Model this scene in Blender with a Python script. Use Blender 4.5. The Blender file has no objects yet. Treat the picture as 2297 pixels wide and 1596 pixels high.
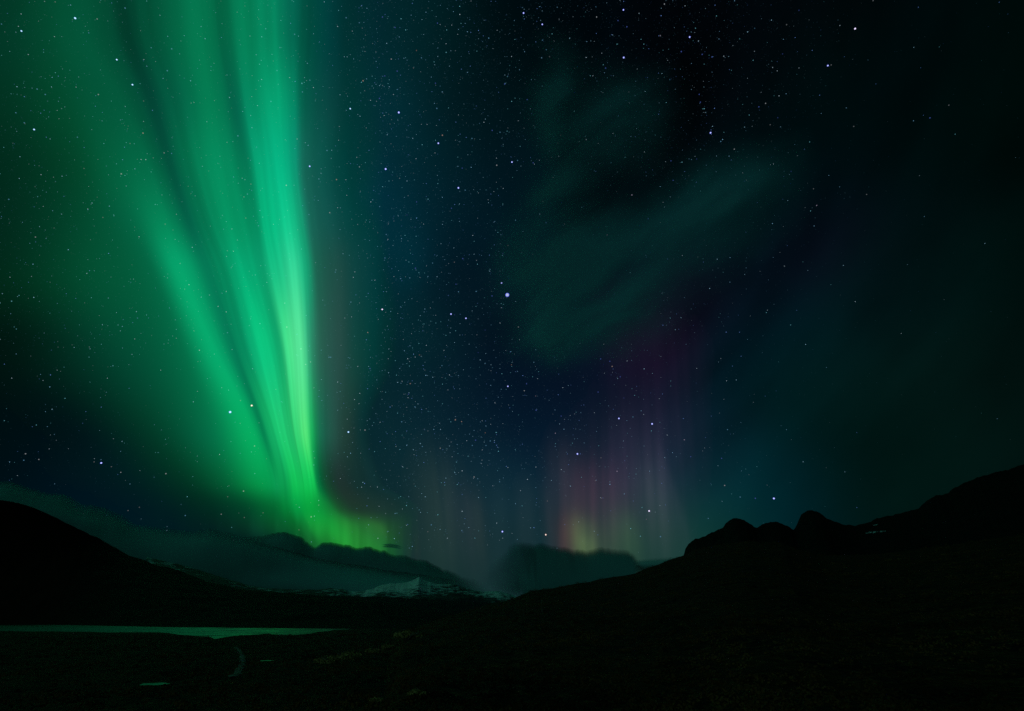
import bpy, bmesh, math, random
import numpy as np
from mathutils import Vector, Matrix, noise as mnoise

random.seed(7); rng = np.random.default_rng(7)
S = bpy.context.scene
COL = bpy.data.collections.new("scene"); S.collection.children.link(COL)

# ------------------------------------------------------------------ camera
PW, PH, F = 2297.0, 1596.0, 1085.0          # working plate size and focal length in its pixels
CAMZ = 30.0
PITCH = math.radians(28.41)
cam_d = bpy.data.cameras.new("camera"); cam = bpy.data.objects.new("camera", cam_d); COL.objects.link(cam)
cam.location = (0, 0, CAMZ); cam.rotation_euler = (math.pi/2 + PITCH, 0, 0)
cam_d.sensor_width = 36.0; cam_d.lens = 36.0*F/PW
cam_d.clip_start = 0.1; cam_d.clip_end = 300000
S.camera = cam

# ------------------------------------------------------------------ world and light
w = bpy.data.worlds.new("World"); S.world = w; w.use_nodes = True
nt = w.node_tree; bg = nt.nodes["Background"]
sk = nt.nodes.new("ShaderNodeTexSky"); sk.sky_type = 'NISHITA'; sk.sun_disc = False
sk.sun_elevation = math.radians(-8); sk.sun_rotation = math.radians(200)
nt.links.new(sk.outputs[0], bg.inputs[0]); bg.inputs[1].default_value = 0.02
sun_d = bpy.data.lights.new("night_glow", 'SUN'); sun = bpy.data.objects.new("night_glow", sun_d); COL.objects.link(sun)
sun_d.energy = 0.13; sun_d.angle = math.radians(40); sun_d.color = (0.32, 1.0, 0.86)
sun.rotation_euler = (math.radians(76), 0, math.radians(-38))   # from behind the camera, up left
S.view_settings.view_transform = 'Standard'; S.view_settings.look = 'None'
S.view_settings.exposure = 0; S.view_settings.gamma = 1
S.render.engine = 'CYCLES'
S.cycles.use_denoising = False
S.cycles.transparent_max_bounces = 48
S.cycles.max_bounces = 6; S.cycles.diffuse_bounces = 2
S.cycles.sample_clamp_indirect = 2.0
S.cycles.use_adaptive_sampling = False

# ------------------------------------------------------------------ helpers
def lin(c):
    c = np.asarray(c, float)/255.0
    return np.where(c <= 0.04045, c/12.92, ((c+0.055)/1.055)**2.4)

CP, SP = math.cos(PITCH), math.sin(PITCH)
def pdir(px, py):
    """unit direction(s) seen at a plate position"""
    px = np.asarray(px, float); py = np.asarray(py, float)
    x = (px-PW/2)/F; u = (PH/2-py)/F
    v = np.stack([x, CP - u*SP + 0*x, SP + u*CP + 0*x], -1)
    return v/np.linalg.norm(v, axis=-1, keepdims=True)
def at_dist(px, py, D):
    """point at horizontal distance D from the camera"""
    v = pdir(px, py); h = np.hypot(v[..., 0], v[..., 1])
    return v*(np.asarray(D)/h)[..., None] + np.array([0, 0, CAMZ])
def azel(px, py):
    v = pdir(px, py); return np.arctan2(v[..., 0], v[..., 1]), np.arcsin(v[..., 2])

def pchip(xs, ys, x):
    xs = np.asarray(xs, float); ys = np.asarray(ys, float); x = np.asarray(x, float)
    h = np.diff(xs); d = np.diff(ys)/h
    m = np.zeros_like(ys); m[0] = d[0]; m[-1] = d[-1]
    for k in range(1, len(xs)-1):
        if d[k-1]*d[k] > 0:
            w1 = 2*h[k]+h[k-1]; w2 = h[k]+2*h[k-1]
            m[k] = (w1+w2)/(w1/d[k-1]+w2/d[k])
    i = np.clip(np.searchsorted(xs, x)-1, 0, len(xs)-2)
    t = np.clip((x-xs[i])/h[i], 0, 1)
    return (2*t**3-3*t**2+1)*ys[i] + (t**3-2*t**2+t)*h[i]*m[i] + (-2*t**3+3*t**2)*ys[i+1] + (t**3-t**2)*h[i]*m[i+1]

def vn(p, s=1.0, o=4, lac=2.0, gain=0.5):
    """fractal value in about -1..1 for an (n,3) array"""
    p = np.asarray(p, float)
    out = np.zeros(len(p)); a = 1.0; q = p*s; tot = 0
    for _ in range(o):
        out += a*vnoise(q); tot += a; a *= gain; q = q*lac + 13.7
    return out/tot*1.6
_perm = rng.permutation(65536); _val = rng.random(65536)*2-1
def _h(i, j, k):
    return _val[_perm[(_perm[(_perm[i & 65535] + j) & 65535] + k) & 65535]]
def vnoise(q):
    f = np.floor(q).astype(np.int64); t = q-f; t = t*t*(3-2*t)
    i, j, k = f[:, 0], f[:, 1], f[:, 2]; x, y, z = t[:, 0], t[:, 1], t[:, 2]
    r = 0
    for a in (0, 1):
        for b in (0, 1):
            for c in (0, 1):
                r = r + _h(i+a, j+b, k+c)*(x if a else 1-x)*(y if b else 1-y)*(z if c else 1-z)
    return r

def tag(o, label=None, cat=None, group=None, kind=None):
    if label: o["label"] = label
    if cat: o["category"] = cat
    if group: o["group"] = group
    if kind: o["kind"] = kind
    return o
def link(o, parent=None):
    COL.objects.link(o)
    if parent: o.parent = parent
    return o
def empty(name, loc=(0, 0, 0)):
    o = bpy.data.objects.new(name, None); o.location = loc; return link(o)
def mesh_obj(name, verts, faces, mat, parent=None, cols=None, smooth=True, fcols=None):
    me = bpy.data.meshes.new(name)
    verts = np.asarray(verts, np.float32)
    if parent is not None: verts = verts - np.array(parent.location, np.float32)
    if isinstance(faces, np.ndarray):
        n, k = faces.shape
        me.vertices.add(len(verts)); me.vertices.foreach_set("co", verts.ravel())
        me.loops.add(n*k); me.loops.foreach_set("vertex_index", faces.ravel().astype(np.int32))
        me.polygons.add(n); me.polygons.foreach_set("loop_start", np.arange(0, n*k, k, dtype=np.int32))
        me.polygons.foreach_set("loop_total", np.full(n, k, np.int32))
        me.update(calc_edges=True)
    else:
        me.from_pydata(verts.tolist(), [], faces)
    me.validate()
    if smooth: me.polygons.foreach_set("use_smooth", np.ones(len(me.polygons), bool))
    if cols is not None:
        at = me.color_attributes.new("Col", 'FLOAT_COLOR', 'POINT')
        c = np.ones((len(verts), 4), np.float32); c[:, :cols.shape[1]] = cols
        at.data.foreach_set("color", c.ravel())
    if mat: me.materials.append(mat)
    o = bpy.data.objects.new(name, me); return link(o, parent)
def grid_faces(nu, nv, mask=None):
    i = np.arange(nu-1)[:, None]*nv + np.arange(nv-1)[None, :]
    f = np.stack([i, i+nv, i+nv+1, i+1], -1)
    return f[mask] if mask is not None else f.reshape(-1, 4)
def compact(v, f, *attrs):
    used = np.unique(f); m = np.full(len(v), -1); m[used] = np.arange(len(used))
    return (v[used], m[f]) + tuple(a[used] for a in attrs)

def new_mat(name):
    m = bpy.data.materials.new(name); m.use_nodes = True
    t = m.node_tree; t.nodes.clear()
    out = t.nodes.new("ShaderNodeOutputMaterial")
    return m, t, t.nodes.new, t.links.new, out
def glow_mat(name, opaque=False):
    """light given off by thin air: adds to whatever lies behind it"""
    m, t, N, L, out = new_mat(name)
    a = N("ShaderNodeAttribute"); a.attribute_name = "Col"
    e = N("ShaderNodeEmission"); L(a.outputs["Color"], e.inputs[0])
    tr = N("ShaderNodeBsdfTransparent"); ad = N("ShaderNodeAddShader")
    L(e.outputs[0], ad.inputs[0]); L(tr.outputs[0], ad.inputs[1]); L(ad.outputs[0], out.inputs[0])
    m.cycles.emission_sampling = 'NONE'
    return m
def star_mat(name, col, s):
    m, t, N, L, out = new_mat(name)
    e = N("ShaderNodeEmission"); e.inputs[0].default_value = (*col, 1); e.inputs[1].default_value = s
    if s > 1:                                   # white core, coloured rim
        lw = N("ShaderNodeLayerWeight"); r = N("ShaderNodeValToRGB"); L(lw.outputs["Facing"], r.inputs[0])
        r.color_ramp.elements[0].position = .18; r.color_ramp.elements[0].color = (*[min(1, .55+.45*c) for c in col], 1)
        r.color_ramp.elements[1].position = .55; r.color_ramp.elements[1].color = (*[c*c for c in col], 1)
        L(r.outputs[0], e.inputs[0])
    L(e.outputs[0], out.inputs[0]); m.cycles.emission_sampling = 'NONE'
    return m

# ------------------------------------------------------------------ sky
SKY = [  # plate x, y, then the night sky's glow there, lit cloud haze painted in (display values)
 (-200,-200,0,24,18),(200,0,0,24,20),(400,0,0,24,22),(600,-100,0,22,24),(700,100,0,28,32),(0,300,0,22,16),(300,300,0,22,20),(600,300,0,24,26),
 (720,300,0,34,38),(850,100,2,42,50),(850,250,3,45,57),(830,430,2,50,64),(860,560,0,42,56),(780,200,0,46,52),(900,50,0,29,35),
 (950,300,0,29,38),(1000,100,0,20,25),(1150,50,0,11,15),(1300,60,0,5,9),(1500,60,1,3,6),(1700,60,1,4,7),(1400,250,1,4,8),(1550,250,1,4,7),(1700,200,1,4,7),
 (1850,60,1,5,7),(2000,150,0,9,11),(2250,100,0,7,6),(2250,300,0,9,7),(2100,350,0,9,9),(1900,300,0,12,14),(1750,380,0,14,20),(1650,320,1,5,9),
 (1400,420,1,6,11),(1050,250,0,13,20),(1120,420,0,14,24),(1000,450,1,27,39),(1080,560,0,17,30),(1100,650,2,15,28),(1050,700,2,21,33),(1160,740,2,12,24),
 (1000,850,5,29,41),(930,780,2,36,44),(1120,850,3,20,36),(1200,850,3,17,33),(1300,870,7,18,36),(1450,800,18,13,33),(1500,700,20,12,32),(1560,650,15,11,28),
 (1700,580,6,11,25),(1850,560,12,9,25),(1780,480,1,15,25),(1700,680,2,18,29),(1640,800,0,26,36),(1800,750,0,25,32),(1950,680,0,20,26),(2100,600,0,13,14),
 (2250,600,0,12,9),(2000,480,0,11,14),(1950,850,2,22,20),(2100,850,2,18,16),(2250,850,1,14,12),(1750,900,0,24,26),(1860,980,0,13,12),(2000,980,0,14,12),
 (1640,950,2,27,34),(1550,950,7,22,38),(1450,950,8,21,38),(1350,980,6,24,40),(1200,970,4,24,42),(1050,960,6,30,44),(930,950,9,39,50),(850,1000,8,42,48),
 (900,1100,14,45,50),(1000,1100,16,42,52),(1100,1100,10,40,54),(1060,1180,26,46,54),(980,1210,30,52,49),(1150,1180,14,44,54),(1250,1100,10,36,52),
 (1380,1080,14,36,50),(1480,1080,14,38,54),(1560,1080,12,38,56),(1600,1180,2,53,46),(1540,1200,22,62,56),(1450,1200,28,58,54),(1300,1200,26,48,52),
 (1200,1230,18,46,50),(1660,1080,1,46,50),(1740,1120,0,34,42),(1780,1080,0,26,34),(1900,1120,1,19,16),(2050,1090,1,18,15),(2180,1000,2,20,17),(2290,980,2,16,14),
 (1100,1260,28,52,52),(1000,1290,12,44,42),(1400,1290,26,54,50),(1500,1250,28,64,56),(800,1200,10,36,36),(700,1200,4,30,30),
 (20,980,0,12,15),(60,860,0,13,14),(20,700,0,18,14),(150,1050,0,18,30),(300,1130,0,22,31),(430,1120,0,26,31),(520,1180,2,28,30),(300,980,0,18,24),
 (200,850,0,16,16),(300,600,0,20,18),(500,900,0,22,22),(650,900,0,26,28),(600,1100,0,26,26),(780,900,4,36,40),(780,600,2,36,40),(550,600,0,24,24),(-200,600,0,14,11),(-300,1000,0,9,12),
 (1740,425,0,25,27),(1830,250,0,15,17),(1900,190,0,12,12),(1660,440,0,29,30),(1500,600,0,22,27),(1650,575,0,24,28),(1827,820,2,30,31),(2067,580,2,22,21),(2000,720,3,23,20),(1930,640,1,20,22),(2500,600,0,8,7),(2500,1000,0,14,11),
]
SKY = [(p[0], p[1], p[2]+1, p[3]+5, p[4]+3) if 840 < p[0] < 1130 and p[1] < 800 else p for p in SKY]
SKD = np.array([pdir(p[0], p[1]) for p in SKY]); SKC = np.array([p[2:] for p in SKY], float)
back = [(a, e) for a in range(80, 281, 25) for e in (0, 30, 60)] + [(60, 75), (300, 75)]
bd = np.array([[math.sin(math.radians(a))*math.cos(math.radians(e)), math.cos(math.radians(a))*math.cos(math.radians(e)), math.sin(math.radians(e))] for a, e in back])
SKD = np.vstack([SKD, bd]); SKC = np.vstack([SKC, np.tile([0, 20, 18], (len(bd), 1))])
def sky_col(d):
    out = np.empty((len(d), 3))
    for k in range(0, len(d), 20000):
        q = d[k:k+20000]
        a2 = 2*(1-np.clip(q@SKD.T, -1, 1))
        ww = np.exp(-a2/(2*math.radians(3.4)**2)) + 2e-3*np.exp(-a2/(2*math.radians(9)**2)) + 1e-7/(a2+1e-3)
        out[k:k+20000] = (ww@SKC)/ww.sum(1, keepdims=True)
    return lin(out)

R_SKY = 62000.0
def dome():
    az = np.radians(np.concatenate([np.arange(-62, 62, 0.5), np.arange(62, 298.1, 4)]))
    el = np.radians(np.concatenate([np.arange(-6, 66, 0.5), np.arange(66, 90.1, 2)]))
    A, E = np.meshgrid(az, el, indexing='ij')
    d = np.stack([np.sin(A)*np.cos(E), np.cos(A)*np.cos(E), np.sin(E)], -1).reshape(-1, 3)
    c = sky_col(d)
    # the faint unresolved band of the galaxy and slow mottling
    n = vn(d, 9, 4); c = c*(1+0.08*n)[:, None]
    a_, e_ = A.ravel(), E.ravel(); ang = math.radians(38)
    st = vn(np.stack([(a_*math.cos(ang)+e_*math.sin(ang))*3.2, (-a_*math.sin(ang)+e_*math.cos(ang))*10, 0*a_], -1), 1, 5)
    kk = np.clip((np.degrees(a_)-8)/16, 0, 1)*np.clip((np.degrees(e_)-2)/10, 0, 1); c = c*(1+0.42*st*kk)[:, None]
    f = grid_faces(len(az), len(el))
    o = mesh_obj("sky", d*R_SKY, f[:, ::-1], glow_mat("night_sky_light"), cols=c)
    tag(o, kind="structure")
dome()

# ------------------------------------------------------------------ the big green aurora
AU = [  # rows: plate y, then (x, r, g, b) of each feature line from left to right
 (-220, [(-300,0,45,30),(0,0,52,36),(90,0,62,42),(140,0,72,48),(180,0,72,50),(250,0,55,40),(330,0,80,55),(430,0,112,76),(480,0,95,65),(540,0,120,82),(600,0,125,90),(655,0,95,78),(700,0,72,66),(740,0,60,58),(800,0,42,44),(880,0,26,34),(980,0,0,0)]),
 (66, [(-300,0,42,28),(0,0,55,38),(100,0,70,46),(150,0,80,53),(190,0,82,55),(288,0,58,42),(350,0,84,58),(450,0,118,78),(499,0,101,69),(560,0,130,88),(605,0,132,92),(650,0,103,79),(690,0,78,64),(735,0,62,60),(791,0,45,46),(880,0,34,42),(1010,0,0,0)]),
 (220, [(-300,0,36,22),(0,0,50,33),(130,0,70,44),(220,0,84,56),(262,0,86,58),(340,0,67,52),(400,0,97,69),(470,0,124,82),(525,0,101,75),(568,0,140,98),(615,0,160,112),(655,0,133,98),(680,4,95,76),(735,8,68,64),(800,0,50,50),(880,0,38,46),(1020,0,0,0)]),
 (365, [(-300,0,26,17),(0,0,42,28),(170,0,68,42),(240,0,90,58),(320,0,102,68),(382,0,80,60),(430,0,114,77),(486,0,141,94),(552,0,118,83),(588,0,166,118),(628,0,181,131),(660,6,150,115),(680,18,105,88),(725,11,80,72),(790,0,56,55),(880,0,40,46),(1010,0,0,0)]),
 (495, [(-300,0,22,16),(0,0,40,27),(190,0,72,46),(290,0,98,65),(362,0,130,85),(424,0,96,71),(465,0,119,81),(515,0,148,98),(573,0,138,94),(602,0,180,124),(646,12,197,139),(675,15,158,116),(694,22,105,88),(738,17,80,73),(797,3,60,58),(875,0,43,48),(1000,0,0,0)]),
 (604, [(-300,0,20,14),(0,0,40,25),(200,0,76,48),(335,0,100,66),(400,0,160,105),(466,0,118,83),(506,0,136,92),(545,0,170,115),(590,5,156,107),(622,18,192,132),(660,45,212,150),(690,18,160,115),(708,26,100,80),(752,29,77,69),(800,12,63,61),(870,0,46,50),(990,0,0,0)]),
 (783, [(-300,0,10,8),(0,0,20,15),(250,0,66,46),(405,0,105,69),(475,0,166,106),(524,0,120,84),(552,2,145,98),(595,6,196,126),(627,12,166,106),(652,66,226,142),(675,78,228,152),(697,40,150,110),(717,38,100,82),(755,38,78,71),(800,15,64,58),(860,0,50,50),(970,0,0,0)]),
 (963, [(-300,0,6,6),(150,0,19,22),(330,0,55,38),(470,0,110,70),(562,0,170,96),(588,0,130,80),(612,15,182,105),(632,24,196,112),(652,25,186,105),(668,50,212,118),(684,76,232,126),(702,20,165,90),(720,25,108,80),(752,35,78,68),(779,30,60,54),(815,10,46,48),(920,0,0,0)]),
 (1083, [(-300,0,6,8),(250,0,24,28),(410,0,48,33),(500,0,88,50),(595,0,150,76),(620,4,150,80),(640,6,156,80),(660,10,186,84),(675,12,188,85),(688,12,194,86),(702,12,192,84),(714,2,120,62),(735,20,72,48),(765,29,50,46),(800,20,49,47),(840,16,48,50),(920,0,0,0)]),
 (1140, [(-300,0,6,8),(310,0,24,28),(470,0,42,31),(545,0,64,39),(604,0,96,47),(626,0,108,50),(645,0,125,55),(665,0,150,65),(680,2,158,64),(695,3,160,62),(712,6,150,60),(740,15,122,54),(763,25,80,45),(797,29,56,44),(853,26,53,48),(928,17,48,49),(1000,0,0,0)]),
 (1185, [(-300,0,6,8),(370,0,25,28),(510,2,38,31),(575,4,58,38),(628,5,82,42),(648,5,92,44),(665,6,96,42),(680,10,112,48),(700,15,138,54),(720,18,150,57),(742,20,156,58),(785,30,132,52),(815,33,112,50),(853,38,100,48),(880,28,72,45),(918,24,56,46),(1010,0,0,0)]),
 (1235, [(-300,0,6,8),(450,0,22,24),(600,2,35,28),(640,4,45,30),(660,5,55,34),(675,8,62,36),(690,12,75,38),(705,15,88,40),(722,18,100,42),(742,22,115,44),(775,30,140,50),(815,29,126,48),(850,30,116,48),(870,24,90,44),(890,20,72,42),(928,25,50,42),(1020,0,0,0)]),
 (1330, [(-300,0,0,0),(450,0,10,10),(600,2,15,10),(640,4,20,12),(660,5,20,14),(675,8,25,16),(690,12,30,16),(705,15,35,16),(722,18,40,20),(742,22,45,20),(775,20,50,20),(815,20,46,20),(850,20,46,20),(870,15,40,20),(890,10,35,20),(928,10,25,20),(1020,0,0,0)]),
]
def aurora_field(nu_per=16, nv=260):
    ys = [r[0] for r in AU]; V = np.linspace(ys[0], ys[-1], nv)
    K = len(AU[0][1]); data = np.array([[list(p) for p in r[1]] for r in AU], float)
    knots = np.stack([[pchip(ys, data[:, k, c], V) for c in range(4)] for k in range(K)], 0)  # K,4,nv
    U = np.linspace(0, K-1, (K-1)*nu_per+1)
    X = np.empty((len(U), nv)); C = np.empty((len(U), nv, 3))
    for j in range(nv):
        X[:, j] = pchip(np.arange(K), knots[:, 0, j], U)
        # colours are interpolated against position so that bands keep their widths
        kx = knots[:, 0, j]; kc = knots[:, 1:, j]; ex, ec = [], []
        for k in range(K):
            ex.append(kx[k]); ec.append(kc[k])
            if k in (4, 7): ex.append(kx[k]*.5+kx[k+1]*.5); ec.append(kc[k]*.70+kc[k+1]*.30)      # narrow dark lanes
            if k in (5, 8): ex.append(kx[k]*.5+kx[k+1]*.5); ec.append(kc[k]*.32+kc[k+1]*.68)
        ec = np.array(ec)
        for c in range(3):
            C[:, j, c] = pchip(ex, ec[:, c], X[:, j])
    Y = np.tile(V, (len(U), 1))
    d = pdir(X, Y).reshape(-1, 3)
    C[..., 0] += 0.04*C[..., 1]*np.clip((13-U)/2, 0, 1)[:, None]; C[..., 2] *= 1+0.0*np.clip((13-U)/2, 0, 1)[:, None]
    Cl = lin(np.clip(C, 0, 255)).reshape(-1, 3)
    # fine rays that follow the field lines, stronger low down
    uu = np.repeat(U, nv); vv = np.tile(V, len(U))
    q = np.stack([X.ravel()/26 - 0*vv, vv/900, uu*0], -1)
    ray = vn(np.stack([uu*2.2, vv/600, uu*0+3], -1), 1, 3) * np.clip((uu-3)/2, 0, 1)*np.clip((1160-vv)/80, 0, 1)
    fine = vn(np.stack([uu*5.5, vv/420, uu*0+9], -1), 1, 2) * np.clip((vv-500)/500, 0, 1)*np.clip((1130-vv)/80, 0, 1)*np.clip((uu-4)/2, 0, 1)*np.clip((13-uu)/2, 0, 1)
    ray = ray + 0.6*vn(np.stack([uu*4.3, vv/500, uu*0+21], -1), 1, 2)*np.clip((uu-3.5)/2, 0, 1)*np.clip((12.5-uu)/1.5, 0, 1)*np.clip((1160-vv)/80, 0, 1)
    foot = vn(np.stack([X.ravel()/9, vv/200, uu*0+5], -1), 1, 2)*np.clip((vv-1130)/60, 0, 1)
    Cl = Cl*(1 + 0.10*ray + 0.10*fine + 0.14*foot)[:, None]
    Cl = np.clip(Cl - sky_col(d), 0, None)
    # fade the outer borders
    fx = np.clip((len(AU[0][1])-1-uu)/1.0, 0, 1); Cl *= (fx*fx*(3-2*fx))[:, None]
    Rr = 43000 + 2500*np.sin(uu*0.55)           # the folds of the curtain lie at different distances
    pos = d*Rr[:, None] + np.array([0, 0, CAMZ])
    return U, V, pos, Cl
def build_aurora():
    U, V, pos, C = aurora_field(); nv = len(V)
    root = empty("aurora", tuple(pos[len(pos)//2]))
    tag(root, "huge bright green aurora fanning upward over the left half of the sky", "aurora")
    m = glow_mat("aurora_light")
    for name, a, b in (("glow", 0, 3), ("ray", 3, 5), ("ray", 5, 8), ("ray", 8, 12), ("fringe", 12, 16)):
        ia, ib = a*16, b*16
        P_ = pos.reshape(len(U), nv, 3)[ia:ib+1]; C_ = C.reshape(len(U), nv, 3)[ia:ib+1]
        lum = C_.max(-1); mk = np.maximum.reduce([lum[:-1, :-1], lum[1:, :-1], lum[:-1, 1:], lum[1:, 1:]]) > 0.0006
        f = grid_faces(ib-ia+1, nv, mk)
        v, f, c = compact(P_.reshape(-1, 3), f, C_.reshape(-1, 3))
        o = mesh_obj(name, v, f, m, root, cols=c)
    return root
build_aurora()

# ------------------------------------------------------------------ the faint rosy and green aurora on the right
def seg_glow(X, Y, x0, y0, x1, y1, w0, w1, col, top=0.25, bot=0.1, sharp_l=1, sharp_r=1):
    """soft beam from foot (x0,y0) up to (x1,y1)"""
    t = (Y-y0)/(y1-y0); tc = np.clip(t, -0.5, 1.5)
    xc = x0+(x1-x0)*tc; ww = w0+(w1-w0)*np.clip(t, 0, 1)
    dx = X-xc; s = np.where(dx < 0, ww*sharp_l, ww*sharp_r)
    a = np.exp(-dx**2/(2*s*s))
    b = 1/(1+np.exp(-(t+0.0)/bot*2)) * 1/(1+np.exp((t-0.75)/top*3))
    return (a*b)[..., None]*np.array(col)
def faint_aurora(name, label, x0, x1, y0, y1, beams, R, streak):
    nx, ny = 150, 130
    X, Y = np.meshgrid(np.linspace(x0, x1, nx), np.linspace(y0, y1, ny), indexing='ij')
    C = sum(seg_glow(X, Y, *b[:7], *b[7:]) for b in beams)
    lean = X + (0.10 if x0 < 1000 else 0.06)*(1300-Y)*(1 if x0 < 1000 else (X-1280)/200)
    n = vn(np.stack([lean.ravel()/streak, Y.ravel()/900, X.ravel()*0], -1), 1, 3).reshape(X.shape)
    ex = np.clip(np.minimum((X-x0)/50, (x1-X)/50), 0, 1)*np.clip((Y-y0)/60, 0, 1)
    C = C*np.clip(1+0.30*n, 0, 3)[..., None]*(ex*ex*(3-2*ex))[..., None]
    lum = C.max(-1); mk = np.maximum.reduce([lum[:-1, :-1], lum[1:, :-1], lum[:-1, 1:], lum[1:, 1:]]) > 0.0009
    d = pdir(X, Y).reshape(-1, 3)
    pos = d*(R + 1200*np.sin(X.ravel()/70))[:, None]
    v, f, c = compact(pos, grid_faces(nx, ny, mk), C.reshape(-1, 3))
    o = mesh_obj(name, v, f, glow_mat(name+"_light"), cols=c)
    tag(o, label, "aurora"); return o
faint_aurora("faint_aurora", "faint rosy aurora with a greenish foot above the cloud beside the right hill", 1130, 1640, 600, 1320, [
    (1312, 1250, 1290, 1140, 28, 20, (0.032, 0.062, 0.014), 0.35, 0.3, 0.75, 1.3),
    (1322, 1262, 1306, 1190, 18, 14, (0.030, 0.046, 0.011), 0.35, 0.3),
    (1415, 1262, 1400, 1120, 34, 26, (0.012, 0.032, 0.008), 0.35, 0.3, 1.2, .7),
    (1268, 1260, 1275, 1130, 16, 22, (0.035, 0.004, 0.004), 0.4, 0.3),
    (1335, 1215, 1330, 1000, 46, 50, (0.034, 0.010, 0.016), 0.3, 0.4),
    (1385, 1180, 1380, 960, 34, 40, (0.007, 0.003, 0.008), 0.3, 0.3),
    (1445, 1150, 1430, 860, 62, 74, (0.010, 0.0065, 0.013), 0.25, 0.3),
    (1480, 1210, 1440, 1000, 26, 18, (0.018, 0.020, 0.020), 0.3, 0.4),
    (1530, 1180, 1460, 950, 20, 14, (0.010, 0.008, 0.012), 0.3, 0.4, 1.8, .5),
    (1460, 980, 1490, 680, 60, 80, (0.0045, 0.0018, 0.006), 0.3, 0.3),
    (1265, 1150, 1250, 950, 20, 26, (0.010, 0.008, 0.010), 0.3, 0.4),
], 40000, 15)
faint_aurora("faint_aurora", "dim grey streaks of aurora between the green curtain and the rosy one", 860, 1290, 860, 1330, [
    (985, 1240, 960, 960, 26, 36, (0.008, 0.011, 0.006), 0.3, 0.4),
    (1050, 1240, 1030, 1060, 22, 22, (0.007, 0.005, 0.006), 0.3, 0.4),
    (1078, 1230, 1062, 1080, 10, 12, (0.006, 0.006, 0.003), 0.3, 0.4),
    (1010, 1240, 1000, 1000, 9, 12, (0.005, 0.006, 0.005), 0.3, 0.4),
    (1120, 1230, 1118, 1060, 12, 14, (0.003, 0.006, 0.006), 0.3, 0.4),
    (1180, 1230, 1176, 1040, 16, 18, (0.004, 0.005, 0.005), 0.3, 0.4),
    (1235, 1225, 1228, 1060, 9, 12, (0.006, 0.005, 0.006), 0.3, 0.4),
], 41000, 14)

# ------------------------------------------------------------------ stars
def star_mesh(name, sub=1):
    bm = bmesh.new(); bmesh.ops.create_icosphere(bm, subdivisions=sub, radius=1)
    me = bpy.data.meshes.new(name); bm.to_mesh(me); bm.free(); return me
STAR_COL = {'b': (0.16, 0.26, 1.0), 'c': (0.22, 0.62, 1.0), 'w': (0.85, 0.92, 1.0), 'o': (1.0, 0.72, 0.62), 'p': (0.8, 0.7, 1.0)}
smesh = {}
for k, c in STAR_COL.items():
    for lv, s in ((0, 0.09), (1, 0.22), (2, 1.15)):
        me = star_mesh("star", 1 if lv < 2 else 2); me.materials.append(star_mat("starlight_%s%d" % (k, lv), c, s)); smesh[k, lv] = me
R_ST = 56000.0
nstars = 0
def star(px, py, r, k='b', lv=1, label=None):
    """r: apparent radius in plate pixels"""
    global nstars
    d = pdir(px, py); dist = R_ST/ max(0.5, float(d@np.array([0, CP, SP])))**0
    o = bpy.data.objects.new("star", smesh[k, lv]); o.location = Vector(d*dist) + Vector((0, 0, CAMZ))
    cosf = float(d@np.array([0, CP, SP]))
    s = r/F*dist*cosf                # keeps the same apparent size towards the corners
    o.scale = (s, s, s); link(o); nstars += 1
    if label: tag(o, label, "star", "bright stars")
    else:
        lab = {'b': "small blue star point in the night sky", 'c': "small cyan star point in the night sky", 'w': "small white star point in the night sky",
               'o': "small orange star point in the night sky", 'p': "small pale violet star point in the night sky"}[k]
        if lv == 2: lab = lab.replace("small", "bright")
        tag(o, lab, "star", "stars in the night sky")
    return o
star(1138, 662, 4.6, 'b', 2, "brightest star of all, large blue white, beside the central cloud")
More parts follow.
